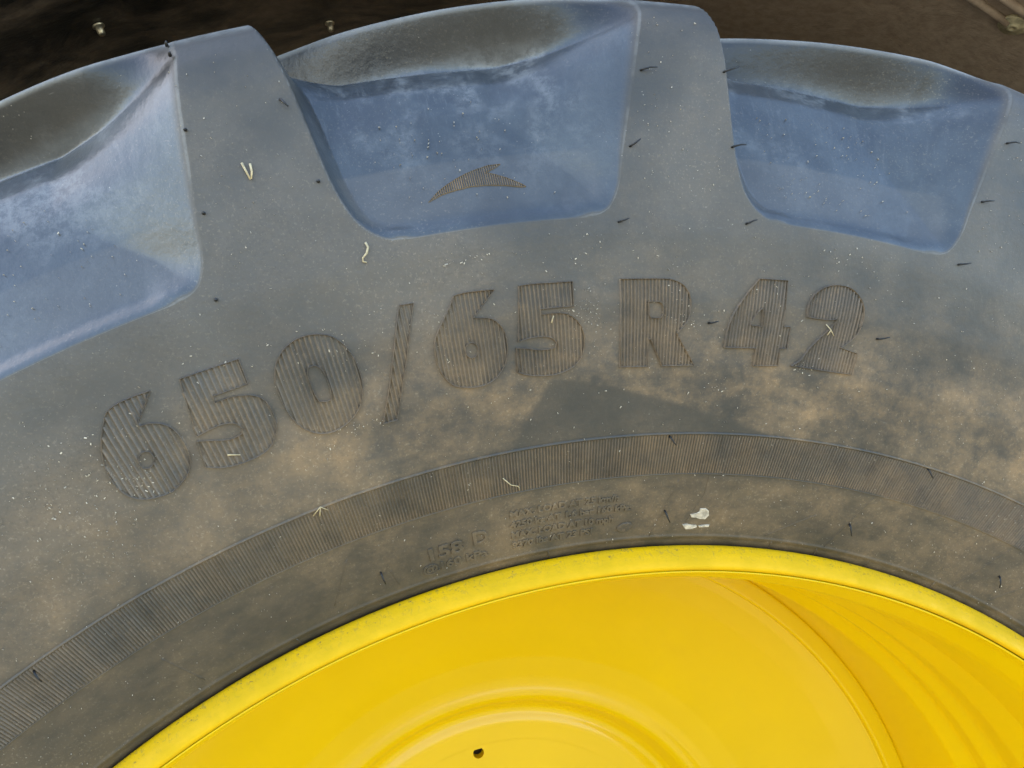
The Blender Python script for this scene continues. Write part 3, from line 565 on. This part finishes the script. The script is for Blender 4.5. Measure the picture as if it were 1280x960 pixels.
drop('straw', 'thin bent straw lying across the ribbed band above the load lettering', 'straw', [[(-10.5,.6235,.0012),(-10.1,.6185,.0018),(-9.65,.6165,.0018),(-9.6,.6135,.001)]], .00035, M_straw, 'straw bits on the tyre')
drop('straw', 'pale straw caught at the top edge of the ribbed band on the left', 'straw', [[(-20.7,.6360,.001),(-20.2,.6400,.002),(-19.9,.6360,.001)],[(-20.4,.6345,.001),(-20.2,.6400,.002)]], .0004, M_straw, 'straw bits on the tyre')
drop('straw', 'short straw fleck lying on the first 5', 'straw', [[(-23.05,.6868,.0014),(-22.55,.6842,.0014)]], .0005, M_straw, 'straw bits on the tyre')
drop('straw', 'upright straw fleck on the second 5', 'straw', [[(-7.30,.7110,.0014),(-7.18,.7150,.0016)]], .0005, M_straw, 'straw bits on the tyre')
drop('straw', 'branching pale straw resting on the 2', 'straw', [[(7.05,.7125,.0012),(7.35,.7095,.002),(7.62,.7062,.0014)],[(7.35,.7095,.002),(7.25,.7060,.0012)]], .0004, M_straw, 'straw bits on the tyre')
def splash(pts, h):
    q = np.array(pts); n = len(q); c = q.mean(0); V = [surf(t, R, -.0002) for t, R in q]+[surf(*(c+(p-c)*.9), h*rnd.uniform(.8, 1.1)) for p in q]+[surf(c[0], c[1], h)]
    return V, [(i, (i+1) % n, n+(i+1) % n, n+i) for i in range(n)]+[(n+i, n+(i+1) % n, 2*n) for i in range(n)]
SP = thing('dried_splash', 'cracked off-white dried splash between the ribbed band and the yellow rim', 'splash', (0, 0, AX))
for pl in SPLASH:
    V, Fs = splash(pl, .0009); mesh_obj('splash_piece', V, Fs, M_splash, SP, smooth=False)
# chaff: nobody could count it
V, Fs = [], []
def flake(th, R, sz, sf=surf, hh=.0004):
    a = rnd.uniform(0, 6.28); l, w = sz*rnd.uniform(.7, 1.6), sz*rnd.uniform(.25, .7); o = len(V)
    for dx, dy in ((-l,-w),(l,-w*.6),(l*.9,w),(-l*.8,w*.8)):
        u, v = dx*math.cos(a)-dy*math.sin(a), dx*math.sin(a)+dy*math.cos(a)
        V.append(sf(th+u/(UX*.8), R+v, hh+rnd.uniform(0, .0005))); 
    V.append(sf(th, R, hh+sz*.5)); V.append(sf(th, R, -.0002))
    for i in range(4): Fs.append((o+i, o+(i+1) % 4, o+4)); Fs.append((o+(i+1) % 4, o+i, o+5))
for _ in range(900):
    t, R = rnd.uniform(-38, 32), rnd.uniform(.566, .765)
    flake(t, R, .00016+.0004*rnd.random()**4)
for _ in range(260):                                       # on the lug faces
    k = rnd.choice((-1, 0, 1, 2)); R = rnd.uniform(.77, .89); a = -1.4+(.8-R)*8 ; flake((k-1)*PITCH+17.14+rnd.uniform(-2.6, 1.2)-.2, R, .00016+.0003*rnd.random()**4)
for tc, Rc, st_, sr, n_ in CLUSTERS:
    for _ in range(n_): flake(tc+rnd.gauss(0, st_), min(.765, Rc+rnd.gauss(0, sr)), .00018+.00045*rnd.random()**3)
for _ in range(240): flake(rnd.choice((-1, 0, 1))*PITCH+rnd.uniform(-13.5, -6), rnd.uniform(.785, .85), .00016+.0003*rnd.random()**4, floor_surf, .001)
ch = mesh_obj('chaff', np.array(V), Fs, M_chaff, None, smooth=False); ch.location = (0, 0, AX); ch['kind'] = 'stuff'; ch['label'] = 'pale chaff and dust flecks scattered over the tyre'; ch['category'] = 'chaff'
# ---------------------------------------------------------------- ground
def ground_mat():
    m, nt, b = newmat('pale_dry_ground'); n = N(nt); P, r, th, y = polar(n); a = n.noise(P, 1.2, 5); c = n.noise(P, 45, 5, .7)
    col = n.mix(n.rng(a, .35, .65), (.13,.12,.075), (.19,.17,.11)); col = n.mix(n.rng(c, .35, .7), col, (.25,.22,.15))
    n.link(col, b.inputs['Base Color']); b.inputs['Roughness'].default_value = .95; n.link(n.bump(c, .01, .7), b.inputs['Normal']); return m
g = mesh_obj('ground', [(-600,-600,0),(600,-600,0),(600,600,0),(-600,600,0)], [(0,1,2,3)], ground_mat(), smooth=False)
g['kind'] = 'structure'
bpy.data.materials.remove(bpy.data.materials['Material']) if 'Material' in bpy.data.materials else None
